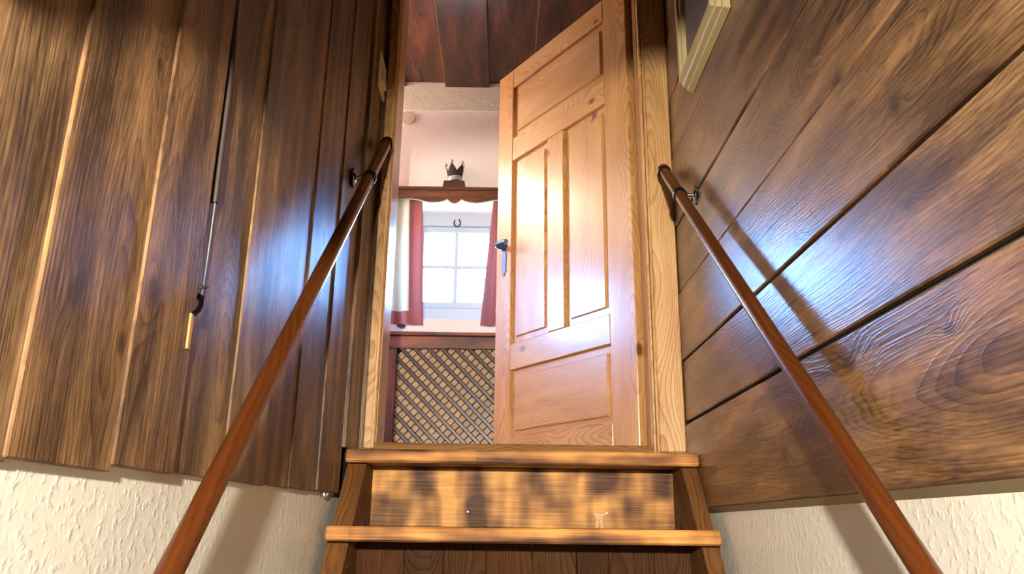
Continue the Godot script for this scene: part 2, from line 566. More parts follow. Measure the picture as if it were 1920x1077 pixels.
func shell() -> void:
	var f := setting("floor", "plank floor of the hall at the foot of the stair", "floor")
	slab(f, "base", Vector3(-2.2, -2.1, -2.59), Vector3(2.2, -1.92, 2.6), M.gap)
	for k in 28:
		plank(f, "board", Vector3(-2.0 + k * 0.143, -1.92, -2.44), Vector3(-2.0 + k * 0.143 + 0.140, -1.89, 2.45), 2, M.dark, tint(Color(0.35, 0.28, 0.22)))
	var c := setting("ceiling", "low dark plank ceiling of the hall behind the stair foot", "ceiling")
	slab(c, "deck", Vector3(-2.2, 0.88, -0.18), Vector3(2.2, 1.0, 2.6), M.gap)
	for k in 28:
		plank(c, "board", Vector3(-2.0 + k * 0.143, 0.85, -0.18), Vector3(-2.0 + k * 0.143 + 0.140, 0.88, 2.45), 2, M.dark, tint(Color(0.35, 0.28, 0.22)))
	slab(c, "upstand", Vector3(-0.7, 1.0, -0.18), Vector3(0.8, 2.46, -0.04), M.gap)
	var c2 := setting("ceiling", "dark plank ceiling above the stair", "ceiling")
	for k in 8:
		plank(c2, "board", Vector3(-0.475 + k * 0.132, 2.43, -2.44), Vector3(-0.475 + k * 0.132 + 0.13, 2.46, -0.18), 2, M.dark, tint(Color(0.6, 0.5, 0.45)))
	slab(c2, "deck", Vector3(-0.7, 2.46, -2.44), Vector3(0.8, 2.6, 0.0), M.gap)
	var e := setting("wall_front", "dark boarded end wall of the hall", "wall")
	slab(e, "boarding", Vector3(-2.2, -2.1, 2.45), Vector3(2.2, 1.0, 2.6), plain(Color(0.22, 0.16, 0.12), 0.7))
	for s in [-1.0, 1.0]:
		var hw := setting("wall_hall_left" if s < 0 else "wall_hall_right", "dark boarded side wall of the hall, " + ("left" if s < 0 else "right") + " of the stair foot", "wall")
		slab(hw, "boarding", Vector3(-2.2 if s < 0 else 2.0, -2.1, -0.1), Vector3(-2.0 if s < 0 else 2.2, 1.0, 2.5), plain(Color(0.22, 0.16, 0.12), 0.7))
		slab(hw, "return_wall", Vector3(-2.2 if s < 0 else 0.70, -2.1, -0.24), Vector3(-0.66 if s < 0 else 2.2, 1.0, -0.10), plain(Color(0.26, 0.2, 0.15), 0.7))
	# added unseen header; its corbel profile is shaped to shadow the upper boards
	var h := setting("trim_2", "added timber header with a corbel shaped to shadow the upper boards", "beam")
	var st := begin()
	prism(st, PackedVector2Array([Vector2(-0.475, 1.0), Vector2(-0.475, 0.41), Vector2(-0.351, 0.434), Vector2(-0.334, 0.448), Vector2(-0.292, 0.528), Vector2(-0.259, 0.560), Vector2(-0.234, 0.545), Vector2(-0.221, 0.520), Vector2(-0.203, 0.470), Vector2(-0.187, 0.462), Vector2(-0.178, 0.485), Vector2(-0.172, 0.60), Vector2(-0.160, 0.72), Vector2(0.130, 0.771), Vector2(0.575, 0.785), Vector2(0.575, 1.0)]), -0.25, -0.19, Color(0.8, 0.7, 0.6), Transform3D.IDENTITY, Vector2(0.1, 0.2))
	part(h, "timber", st, M.dark)
	# the wall that holds the door
	var d := setting("wall_door", "plaster wall round the door at the stair head", "wall")
	slab(d, "plaster", Vector3(-1.85, -2.1, -2.585), Vector3(1.65, 2.75, -2.445), M.room_plaster, [[Vector3(-0.44, 0.2, -2.7), Vector3(0.50, 2.02, -2.3)]])
	# upper room
	var uf := setting("floor", "plank floor of the upper room behind the door", "floor")
	slab(uf, "boards", Vector3(-1.85, 0.02, -4.5), Vector3(1.65, 0.225, -2.585), M.gap)
	for k in 26:
		plank(uf, "board", Vector3(-1.7 + k * 0.123, 0.225, -3.7), Vector3(-1.7 + k * 0.123 + 0.121, 0.24, -2.585), 2, M.pine, tint(Color(0.75, 0.6, 0.45)))
	var wl := setting("wall_left", "pale plaster side wall of the upper room with a window", "wall")
	slab(wl, "plaster", Vector3(-1.95, 0.0, -4.5), Vector3(-1.7, 2.75, -2.585), M.room_plaster, [[Vector3(-2.2, 1.02, -3.65), Vector3(-1.6, 1.66, -3.13)]])
	var wr := setting("wall_right", "pale plaster side wall of the upper room", "wall")
	slab(wr, "plaster", Vector3(1.5, 0.0, -4.5), Vector3(1.65, 2.75, -2.585), M.room_plaster)
	var wb := setting("wall_back", "pinkish white plaster wall round the small window", "wall")
	slab(wb, "plaster", Vector3(-1.95, 0.0, -4.0), Vector3(1.65, 2.75, -3.7), M.room_plaster, [[Vector3(-0.581, 0.962, -4.1), Vector3(0.044, 1.586, -3.6)]])
	slab(wb, "frieze", Vector3(-1.7, 2.088, -3.7), Vector3(1.5, 2.26, -3.682), M.rough_plaster)

# ------------------------------------------------------------------ boarded stairwell walls
func left_boards() -> void:
	var w := setting("wall_stair_left", "upright dark brown boards over rough white plaster", "wall")
	slab(w, "plaster", Vector3(-0.70, -2.1, -2.445), Vector3(-0.467, 2.6, -0.12), M.plaster)
	part(w, "gap_shadow_sheet", box(Vector3(-0.4685, 0.10, -2.444), Vector3(-0.4662, 2.43, -0.12), 1, 0.0005), M.gap)  # near-black sheet standing in for the shadow in the gaps between boards
	# near z, far z, face x, bottom y of each board
	var rows := [[-0.26, -0.50, -0.454, 0.05], [-0.50, -0.745, -0.4575, 0.052], [-0.738, -0.938, -0.4535, 0.056], [-0.934, -1.108, -0.4500, 0.064], [-1.104, -1.325, -0.4575, 0.068], [-1.316, -1.545, -0.4540, 0.070], [-1.54, -1.735, -0.4565, 0.074], [-1.722, -1.865, -0.4530, 0.076], [-1.86, -1.985, -0.4555, 0.078], [-1.978, -2.13, -0.4510, 0.082], [-2.125, -2.245, -0.4530, 0.084], [-2.24, -2.442, -0.4420, 0.2095]]
	var tones := [Color(0.97, 0.93, 0.88), Color(1.12, 1.06, 0.95), Color(1.02, 0.94, 0.85), Color(0.93, 0.88, 0.84)]
	for k in rows.size():
		var q: Array = rows[k]
		var b := plank(w, "board", Vector3(-0.4658, q[3], q[1]), Vector3(q[2], 2.43, q[0]), 1, M.dark, tint(tones[k % 4] , 0.10), 0.0015)
		b.rotation.x = 0.0

func right_boards() -> void:
	var w := setting("wall_stair_right", "wide level dark brown boards over rough white plaster", "wall")
	slab(w, "plaster", Vector3(0.575, -2.1, -2.445), Vector3(0.80, 2.6, -0.12), M.plaster)
	part(w, "gap_shadow_sheet", box(Vector3(0.570, 0.07, -2.444), Vector3(0.576, 2.43, -0.12), 2), M.gap)  # near-black sheet put in as the shadow inside the open joints
	var ys := [0.058, 0.307, 0.318, 0.503, 0.508, 0.724, 0.729, 0.950, 0.954, 1.198, 1.203, 1.42, 1.424, 1.65, 1.654, 1.88, 1.884, 2.12, 2.124, 2.43]
	var tones := [Color(1.02, 0.95, 0.84), Color(0.94, 0.91, 0.88), Color(1.0, 0.94, 0.86), Color(0.92, 0.84, 0.78), Color(0.86, 0.72, 0.66)]
	for k in range(0, ys.size(), 2):
		plank(w, "board", Vector3(0.556 - (0.003 if k % 4 == 0 else 0.0), ys[k], -2.442), Vector3(0.572, ys[k + 1], -0.26), 2, M.panel, tint(tones[mini(k / 2, 4)], 0.05), 0.003)
	part(w, "joint_shadow_strip", box(Vector3(0.556, 0.06, -2.4448), Vector3(0.575, 2.43, -2.4425), 1, 0.0005), M.gap)  # near-black strip added so the joint ends look shadowed at the casing
	# sloping fillet under the lowest board
	var st := begin()
	prism(st, PackedVector2Array([Vector2(0.555, 0.0575), Vector2(0.576, 0.0575), Vector2(0.576, 0.044)]), -2.40, -0.26, PLAIN)
	part(w, "fillet", st, plain(Color(0.56, 0.50, 0.38), 0.8))

# ------------------------------------------------------------------ door frame
func door_frame() -> void:
	var t := setting("trim_1", "pale pine casing and jambs of the stair-head door", "trim")
	var p := Color(1.0, 0.94, 0.82)
	# right casing with a bead at its inner edge
	plank(t, "casing", Vector3(0.474, 0.225, -2.455), Vector3(0.5535, 2.08, -2.425), 1, M.beam, p, 0.003)
	for x in [0.456, 0.4655]:
		plank(t, "bead", Vector3(x, 0.222, -2.455), Vector3(x + 0.008, 2.0, -2.430 + (0.004 if x > 0.46 else 0.0)), 1, M.beam, p, 0.003)
	plank(t, "jamb", Vector3(0.452, 0.24, -2.515), Vector3(0.502, 2.02, -2.45), 1, M.door, Color(0.72, 0.55, 0.42), 0.002)
	plank(t, "jamb", Vector3(0.470, 0.24, -2.60), Vector3(0.502, 2.02, -2.517), 1, M.door, Color(0.72, 0.55, 0.42), 0.002)
	# left casing and jamb
	plank(t, "casing", Vector3(-0.428, 0.225, -2.455), Vector3(-0.394, 2.08, -2.43), 1, M.beam, p * 0.92, 0.003)
	plank(t, "bead", Vector3(-0.404, 0.225, -2.43), Vector3(-0.396, 2.0, -2.424), 1, M.beam, p, 0.002)
	plank(t, "jamb", Vector3(-0.442, 0.24, -2.60), Vector3(-0.391, 2.02, -2.45), 1, M.door, Color(0.98, 0.88, 0.76), 0.002)
	plank(t, "casing", Vector3(-0.455, 0.22, -2.455), Vector3(-0.429, 2.08, -2.435), 1, M.dark, Color(0.6, 0.55, 0.5), 0.002)
	# head
	plank(t, "head_casing", Vector3(-0.455, 2.0, -2.455), Vector3(0.552, 2.09, -2.425), 0, M.beam, p, 0.003)
	plank(t, "head_jamb", Vector3(-0.392, 1.99, -2.60), Vector3(0.454, 2.02, -2.457), 0, M.door, Color(0.72, 0.55, 0.42), 0.002)
	for k in 2:
		plank(t, "head_board", Vector3(-0.46, 2.095 + k * 0.17, -2.455), Vector3(0.558, 2.26 + k * 0.17, -2.43), 0, M.dark, Color(0.7, 0.6, 0.5), 0.003)
	plank(t, "threshold", Vector3(-0.44, 0.20, -2.60), Vector3(0.50, 0.2445, -2.435), 0, M.old, Color(0.46, 0.38, 0.30), 0.006)

# ------------------------------------------------------------------ staircase
func staircase() -> void:
	var t := thing("staircase", "steep closed wooden stair with flame-darkened treads and risers", "staircase")
	var n := 10
	var rise := 0.2095
	var going := 0.19
	for k in n:
		var y := 0.2085 - rise * k
		var z := -2.265 + going * k
		var c := Color(1.0, 0.92, 0.82) if k < 2 else tint(Color(0.9, 0.8, 0.7))
		var st := begin()
		add_box(st, Vector3(-0.447, y - 0.037, z - 0.178), Vector3(0.5522, y, z), 0, 0.005, Vector2(0.37 + 0.27 * k, 0.13 + 0.31 * k), Vector2(0.5, 1.0), c)
		part(t, "tread", st, M.worn)
		var rz := z - 0.165
		if k == 0:
			st = begin()
			add_box(st, Vector3(-0.394, y - rise + 0.001, rz - 0.008), Vector3(0.510, y - 0.0375, rz), 0, 0.002, Vector2(0.55, 0.42), Vector2(0.5, 1.0), PLAIN)
			var rr := part(t, "riser", st, M.scorched, "flame-scorched pale board with dark soot tongues")
			for sx in [-0.105, 0.307]:
				st = begin()
				lathe(st, [Vector2(0, 0.0015), Vector2(0.0025, 0.001), Vector2(0.003, 0)], 10, PLAIN, Transform3D(Basis(Vector3(1, 0, 0), Vector3(0, 0, 1), Vector3(0, -1, 0)), Vector3(sx, 0.044, rz)))
				part(rr, "screw", st, plain(Color(0.95, 0.95, 0.93), 0.3, 0.3))
			st = begin()
			prism(st, PackedVector2Array([Vector2(0.272, 0.001), Vector2(0.276, 0.030), Vector2(0.266, 0.044), Vector2(0.302, 0.044), Vector2(0.294, 0.030), Vector2(0.297, 0.001), Vector2(0.288, 0.001), Vector2(0.2845, 0.030), Vector2(0.281, 0.001)]), rz, rz + 0.0012, Color(1.15, 0.92, 0.78))
			part(rr, "knot", st, M.pine, "pale torn knot")
		else:
			var x := -0.393
			while x < 0.495:
				var w := minf(rng.randf_range(0.085, 0.14), 0.509 - x)
				if 0.509 - x - w < 0.05:
					w = 0.509 - x
				plank(t, "riser_plank", Vector3(x, y - rise + 0.001, rz - 0.02), Vector3(x + w - 0.0012, y - 0.0375, rz - rng.randf() * 0.003), 1, M.old, tint(Color(0.115, 0.072, 0.046), 0.2), 0.002)
				x += w
	# stringers: sloping planks whose front faces show between the treads
	var dz := going * n + 0.1
	var slope := rise / going
	for s in [[-0.4455, -0.392], [0.508, 0.5515]]:
		var st := begin()
		var poly := PackedVector2Array()
		# profile in (z, y), then turned so that the extrusion runs along x
		var z0 := -2.305
		var y0 := 0.2085
		poly.append(Vector2(-z0, y0 - 0.038 + 0.0))
		poly.append(Vector2(-z0 + 0.13, y0 - 0.038))
		poly.append(Vector2(-z0 + 0.13, y0 - 0.30))
		poly.append(Vector2(-(z0 + dz) + 0.14, -1.89))
		poly.append(Vector2(-(z0 + (y0 - 0.038 + 1.89) / slope), -1.89))
		var xf := Transform3D(Basis(Vector3(0, 0, -1), Vector3(0, 1, 0), Vector3(1, 0, 0)), Vector3.ZERO)
		prism_sloped(st, poly, s[0], s[1], Color(0.28, 0.19, 0.13), xf, slope)
		part(t, "stringer", st, M.old)

# like prism, with the grain running along the slope
func prism_sloped(st: SurfaceTool, poly: PackedVector2Array, z0: float, z1: float, col: Color, xf: Transform3D, slope: float) -> void:
	var d := Vector2(-1, -slope).normalized()
	var nrm := Vector2(-d.y, d.x)
	var idx := Geometry2D.triangulate_polygon(poly)
	var uvof := func(p: Vector2, tt: float) -> Vector2:
		return Vector2(0.12 + p.dot(nrm) + tt, p.dot(d) / 2.4)
	for s in [[z0, -1.0], [z1, 1.0]]:
		var nn: Vector3 = (xf.basis * Vector3(0, 0, s[1])).normalized()
		for i in range(0, idx.size(), 3):
			var ps := []
			var us := []
			for k in 3:
				var v := poly[idx[i + k]]
				ps.append(xf * Vector3(v.x, v.y, s[0]))
				us.append(uvof.call(v, 0.0))
			tri(st, ps, [nn, nn, nn], us, col)
	var area := 0.0
	for i in poly.size():
		area += poly[i].cross(poly[(i + 1) % poly.size()])
	for i in poly.size():
		var p := poly[i]
		var q := poly[(i + 1) % poly.size()]
		var e := (q - p).normalized()
		var o := Vector2(e.y, -e.x) * signf(area)
		var nn: Vector3 = (xf.basis * Vector3(o.x, o.y, 0)).normalized()
		quad(st, [xf * Vector3(p.x, p.y, z0), xf * Vector3(q.x, q.y, z0), xf * Vector3(q.x, q.y, z1), xf * Vector3(p.x, p.y, z1)], [nn, nn, nn, nn], [uvof.call(p, 0.0), uvof.call(q, 0.0), uvof.call(q, z1 - z0), uvof.call(p, z1 - z0)], col)

# ------------------------------------------------------------------ door leaf
func door_leaf() -> void:
	var t := setting("door_1", "honey pine panelled door standing open into the upper room", "door")
	var a := deg_to_rad(56.0)
	# local x runs from the hinge to the free edge, local z is towards the stair when shut
	t.transform = Transform3D(Basis(Vector3(-cos(a), 0, -sin(a)), Vector3(0, 1, 0), Vector3(-sin(a), 0, cos(a))), Vector3(0.428, 0, -2.52))
	var p := Color(1.0, 0.86, 0.70)
	var th := 0.040
	var W := 0.845
	var y0 := 0.25
	var y1 := 1.985
	door_piece(t, "stile", 0.0, 0.126, y0, y1, -th, 0.0, 1, p)
	door_piece(t, "stile", 0.735, W, y0, y1, -th, 0.0, 1, p * Color(1.0, 0.93, 0.88))
	for r in [[1.893, y1], [1.530, 1.640], [0.605, 0.712], [y0, 0.334]]:
		door_piece(t, "rail", 0.127, 0.734, r[0], r[1], -th, -0.0005, 0, p * rng.randf_range(0.95, 1.04))
	door_piece(t, "muntin", 0.380, 0.482, 0.713, 1.529, -th, -0.0005, 1, p)
	for f in [[0.127, 0.734, 1.641, 1.892, 0], [0.127, 0.379, 0.713, 1.529, 1], [0.483, 0.734, 0.713, 1.529, 1], [0.127, 0.734, 0.335, 0.604, 0]]:
		var c := p * rng.randf_range(0.97, 1.05)
		c.a = 1.0
		door_panel(t, f[0], f[1], f[2], f[3], f[4], c)
	# lever handle on a long plate
	var h := Node3D.new()
	h.name = "handle"
	h.set_meta("label", "blue-grey iron lever on a long pointed plate")
	t.add_child(h, true)
	var st := begin()
	prism(st, PackedVector2Array([Vector2(0.768, 1.165), Vector2(0.784, 1.172), Vector2(0.800, 1.165), Vector2(0.797, 1.12), Vector2(0.801, 1.09), Vector2(0.797, 1.06), Vector2(0.800, 1.035), Vector2(0.784, 1.015), Vector2(0.768, 1.035), Vector2(0.771, 1.06), Vector2(0.767, 1.09), Vector2(0.771, 1.12)]), 0.0005, 0.0035, PLAIN)
	part(h, "plate", st, M.blued)
	st = begin()
	tube(st, [Vector3(0.784, 1.142, 0.0), Vector3(0.784, 1.142, 0.028), Vector3(0.782, 1.142, 0.038), Vector3(0.774, 1.142, 0.045), Vector3(0.75, 1.143, 0.047), Vector3(0.72, 1.142, 0.047), Vector3(0.705, 1.138, 0.046)], 0.0105, 12, PLAIN, Vector2.ONE)
	part(h, "lever", st, M.blued)
	st = begin()
	lathe(st, [Vector2(0.016, 0), Vector2(0.016, 0.006), Vector2(0.011, 0.010), Vector2(0, 0.011)], 16, PLAIN, Transform3D(Basis(Vector3(1, 0, 0), Vector3(0, 0, 1), Vector3(0, -1, 0)), Vector3(0.784, 1.142, 0.003)))
	part(h, "collar", st, M.blued)

func door_piece(t: Node, called: String, x0: float, x1: float, y0: float, y1: float, z0: float, z1: float, along: int, c: Color) -> void:
	c.a = 1.0
	plank(t, called, Vector3(x0, y0, z0), Vector3(x1, y1, z1), along, M.door, c, 0.0025)

# a raised and fielded panel set back in its frame
func door_panel(t: Node, x0: float, x1: float, y0: float, y1: float, along: int, c: Color) -> void:
	var st := begin()
	var off := Vector2(rng.randf_range(0.2, 0.8), rng.randf())
	var rings := [[0.0, -0.016], [0.014, -0.016], [0.026, -0.016], [0.030, -0.008], [0.20, -0.008]]
	var uvf := func(p: Vector3) -> Vector2:
		return off + (Vector2((p.y - y0), p.x / 2.4) if along == 0 else Vector2((p.x - x0), p.y / 2.4))
	for i in rings.size() - 1:
		var last := i == rings.size() - 2
		var q0: float = rings[i][0]
		var z0: float = rings[i][1]
		var A := [Vector3(x0 + q0, y0 + q0, z0), Vector3(x1 - q0, y0 + q0, z0), Vector3(x1 - q0, y1 - q0, z0), Vector3(x0 + q0, y1 - q0, z0)]
		if last:
			var nn := Vector3(0, 0, 1)
			quad(st, A, [nn, nn, nn, nn], [uvf.call(A[0]), uvf.call(A[1]), uvf.call(A[2]), uvf.call(A[3])], c)
			break
		var q1: float = rings[i + 1][0]
		var z1: float = rings[i + 1][1]
		var B := [Vector3(x0 + q1, y0 + q1, z1), Vector3(x1 - q1, y0 + q1, z1), Vector3(x1 - q1, y1 - q1, z1), Vector3(x0 + q1, y1 - q1, z1)]
		for k in 4:
			var k2 := (k + 1) % 4
			var nn: Vector3 = (A[k2] - A[k]).cross(B[k] - A[k]).normalized()
			if nn.z < 0:
				nn = -nn
			quad(st, [A[k], A[k2], B[k2], B[k]], [nn, nn, nn, nn], [uvf.call(A[k]), uvf.call(A[k2]), uvf.call(B[k2]), uvf.call(B[k])], c)
	# plain back
	var bk := Vector3(0, 0, -1)
	var D := [Vector3(x0, y0, -0.026), Vector3(x1, y0, -0.026), Vector3(x1, y1, -0.026), Vector3(x0, y1, -0.026)]
	quad(st, D, [bk, bk, bk, bk], [uvf.call(D[0]), uvf.call(D[1]), uvf.call(D[2]), uvf.call(D[3])], c)
	part(t, "panel", st, M.door)

# ------------------------------------------------------------------ upper room
func upper_room() -> void:
	var c := setting("ceiling", "reddish brown board-on-board ceiling of the upper room", "ceiling")
	slab(c, "deck", Vector3(-1.85, 2.28, -4.0), Vector3(1.65, 2.45, -2.585), M.gap)
	# recessed boards, then the boards that lap over them from below
	for q in [[-1.70, -1.10], [-1.08, -0.60], [-0.565, -0.322], [-0.13, 0.14], [0.215, 0.62], [0.63, 1.03], [1.04, 1.50]]:
		plank(c, "board", Vector3(q[0], 2.251, -3.7), Vector3(q[1], 2.28, -2.585), 2, M.redwood, tint(Color(0.66, 0.36, 0.27), 0.1), 0.003)
	for q in [[-1.12, -0.90], [-0.71, -0.545], [-0.339, -0.104], [0.124, 0.235], [0.55, 0.76], [0.93, 1.12]]:
		plank(c, "lapping_board", Vector3(q[0], 2.225, -3.7), Vector3(q[1], 2.251, -2.585), 2, M.redwood, tint(Color(0.46, 0.26, 0.20), 0.1), 0.004)
	casement("window_1", "small white four-pane window deep in its recess", Transform3D(Basis.IDENTITY, Vector3(-0.2643, 0, -3.903)))
	casement("window_2", "small white four-pane window in the side wall", Transform3D(Basis(Vector3(0, 0, -1), Vector3(0, 1, 0), Vector3(1, 0, 0)), Vector3(-1.84, 0.07, -3.39)))
	var s := thing("junction_cover", "round pale cover plate high on the wall left of the crown", "cover plate", Vector3(-0.5286, 2.0465, -3.7))
	var st := begin()
	var xf := Transform3D(Basis(Vector3(1, 0, 0), Vector3(0, 0, 1), Vector3(0, -1, 0)), Vector3.ZERO)
	lathe(st, [Vector2(0.041, 0), Vector2(0.041, 0.003), Vector2(0.038, 0.005), Vector2(0.036, 0.003), Vector2(0.034, 0.005), Vector2(0, 0.006)], 32, PLAIN, xf)
	part(s, "plate", st, plain(Color(0.86, 0.74, 0.68), 0.7))

func casement(called: String, label: String, xf: Transform3D) -> void:
	var t := setting(called, label, "window")
	t.transform = xf
	var y0 := 1.1060
	var y1 := 1.4826
	var hw := 0.1683
	var m: Material = M.white_paint
	var bars := [["frame", Vector3(-0.3171, 0.9514, -0.0440), Vector3(-hw - 0.0352, 1.6033, 0.0176), 1], ["frame", Vector3(hw + 0.0352, 0.9514, -0.0440), Vector3(0.3171, 1.6033, 0.0176), 1], ["frame", Vector3(-hw - 0.0352, y1 + 0.0370, -0.0440), Vector3(hw + 0.0352, 1.6033, 0.0176), 0], ["frame", Vector3(-hw - 0.0352, 0.9514, -0.0440), Vector3(hw + 0.0352, y0 - 0.0370, 0.0176), 0],
		["sash_stile", Vector3(-hw - 0.0348, y0 - 0.0366, -0.0264), Vector3(-hw, y1 + 0.0366, 0.0070), 1], ["sash_stile", Vector3(hw, y0 - 0.0366, -0.0264), Vector3(hw + 0.0348, y1 + 0.0366, 0.0070), 1], ["sash_rail", Vector3(-hw, y0 - 0.0366, -0.0264), Vector3(hw, y0, 0.0070), 0], ["sash_rail", Vector3(-hw, y1, -0.0264), Vector3(hw, y1 + 0.0366, 0.0070), 0],
		["muntin", Vector3(-0.0115, y0, -0.0211), Vector3(0.0115, y1, 0.0035), 1], ["muntin", Vector3(-hw, 1.2835, -0.0211), Vector3(-0.0115, 1.3065, 0.0018), 0], ["muntin", Vector3(0.0115, 1.2835, -0.0211), Vector3(hw, 1.3065, 0.0018), 0]]
	for b in bars:
		part(t, b[0], box(b[1], b[2], b[3], 0.0044), m)
	var glass := StandardMaterial3D.new()
	glass.albedo_color = Color(0.95, 0.98, 1.0, 0.06)
	glass.transparency = BaseMaterial3D.TRANSPARENCY_ALPHA
	glass.roughness = 0.0264
	for q in [[-hw, -0.0115, y0, 1.2835], [0.0115, hw, y0, 1.2835], [-hw, -0.0115, 1.3065, y1], [0.0115, hw, 1.3065, y1]]:
		part(t, "pane", box(Vector3(q[0], q[2], -0.0123), Vector3(q[1], q[3], -0.0097), 1, 0.0004), glass)

# ------------------------------------------------------------------ handrails
func handrails() -> void:
	handrail("round red-brown handrail on the upright-boarded left wall", -0.400, -0.946, -1.013, -2.345, -0.470, 1.0, -2.085)
	handrail("round red-brown handrail on the level-boarded right wall", 0.506, -0.868, -0.910, -2.335, 0.556, -1.0, -2.135)

func handrail(label: String, x: float, m: float, b: float, ztop: float, xwall: float, inward: float, zbr: float) -> void:
	var t := thing("handrail", label, "handrail", Vector3.ZERO, "handrails of the stair")
	var at := func(z: float) -> Vector3: return Vector3(x, m * z + b, z)
	var r := 0.0168
	var st := begin()
	var pts := []
	for k in 9:
		pts.append(at.call(lerpf(ztop, -0.25, k / 8.0)))
	tube(st, pts, r, 28, Color(0.15, 0.068, 0.034), Vector2(3.0, 2.4))
	part(t, "pole", st, M.rail)
	var up: Vector3 = (at.call(-2.0) - at.call(-1.0)).normalized()
	for e in [[ztop, up], [-0.25, -up]]:
		st = begin()
		lathe(st, [Vector2(0.0205, -0.020), Vector2(0.0205, -0.016), Vector2(0.0188, -0.015), Vector2(0.0188, 0.012), Vector2(0.016, 0.016), Vector2(0.009, 0.0185), Vector2(0, 0.019)], 28, PLAIN, Transform3D(frame_along(e[1]), at.call(e[0])))
		part(t, "end_cap", st, M.iron, "black end cap with a thin rim")
	for z in [zbr, -0.55]:
		var p: Vector3 = at.call(z)
		var br := Node3D.new()
		br.name = "bracket"
		t.add_child(br, true)
		st = begin()
		lathe(st, [Vector2(0.0168, -0.013), Vector2(0.0205, -0.013), Vector2(0.0212, -0.008), Vector2(0.0195, 0.0), Vector2(0.0212, 0.008), Vector2(0.0205, 0.013), Vector2(0.0168, 0.013)], 28, PLAIN, Transform3D(frame_along(up), p))
		part(br, "collar", st, M.iron)
		var wall := xwall + inward * (0.022 if xwall < 0 else 0.0)
		st = begin()
		tube(st, [p, Vector3(wall, p.y, p.z)], 0.0058, 12, PLAIN, Vector2.ONE)
		part(br, "post", st, M.steel, "bright steel post")
		# toothed rose on the wall
		st = begin()
		var poly := PackedVector2Array()
		for k in 40:
			var an := TAU * k / 40.0
			var rr := 0.030 if k % 2 == 0 else 0.0265
			poly.append(Vector2(cos(an) * rr * 0.75, sin(an) * rr))
		prism(st, poly, 0.0, 0.005, PLAIN, Transform3D(Basis(Vector3(0, 0, -inward), Vector3(0, 1, 0), Vector3(inward, 0, 0)), Vector3(wall, p.y, p.z)))
		part(br, "rose", st, M.iron)
		st = begin()
		lathe(st, [Vector2(0.017, 0.004), Vector2(0.015, 0.008), Vector2(0.008, 0.011), Vector2(0, 0.011)], 20, PLAIN, Transform3D(Basis(Vector3(0, inward, 0), Vector3(inward, 0, 0), Vector3(0, 0, 1)), Vector3(wall, p.y, p.z)))
		part(br, "boss", st, M.steel)

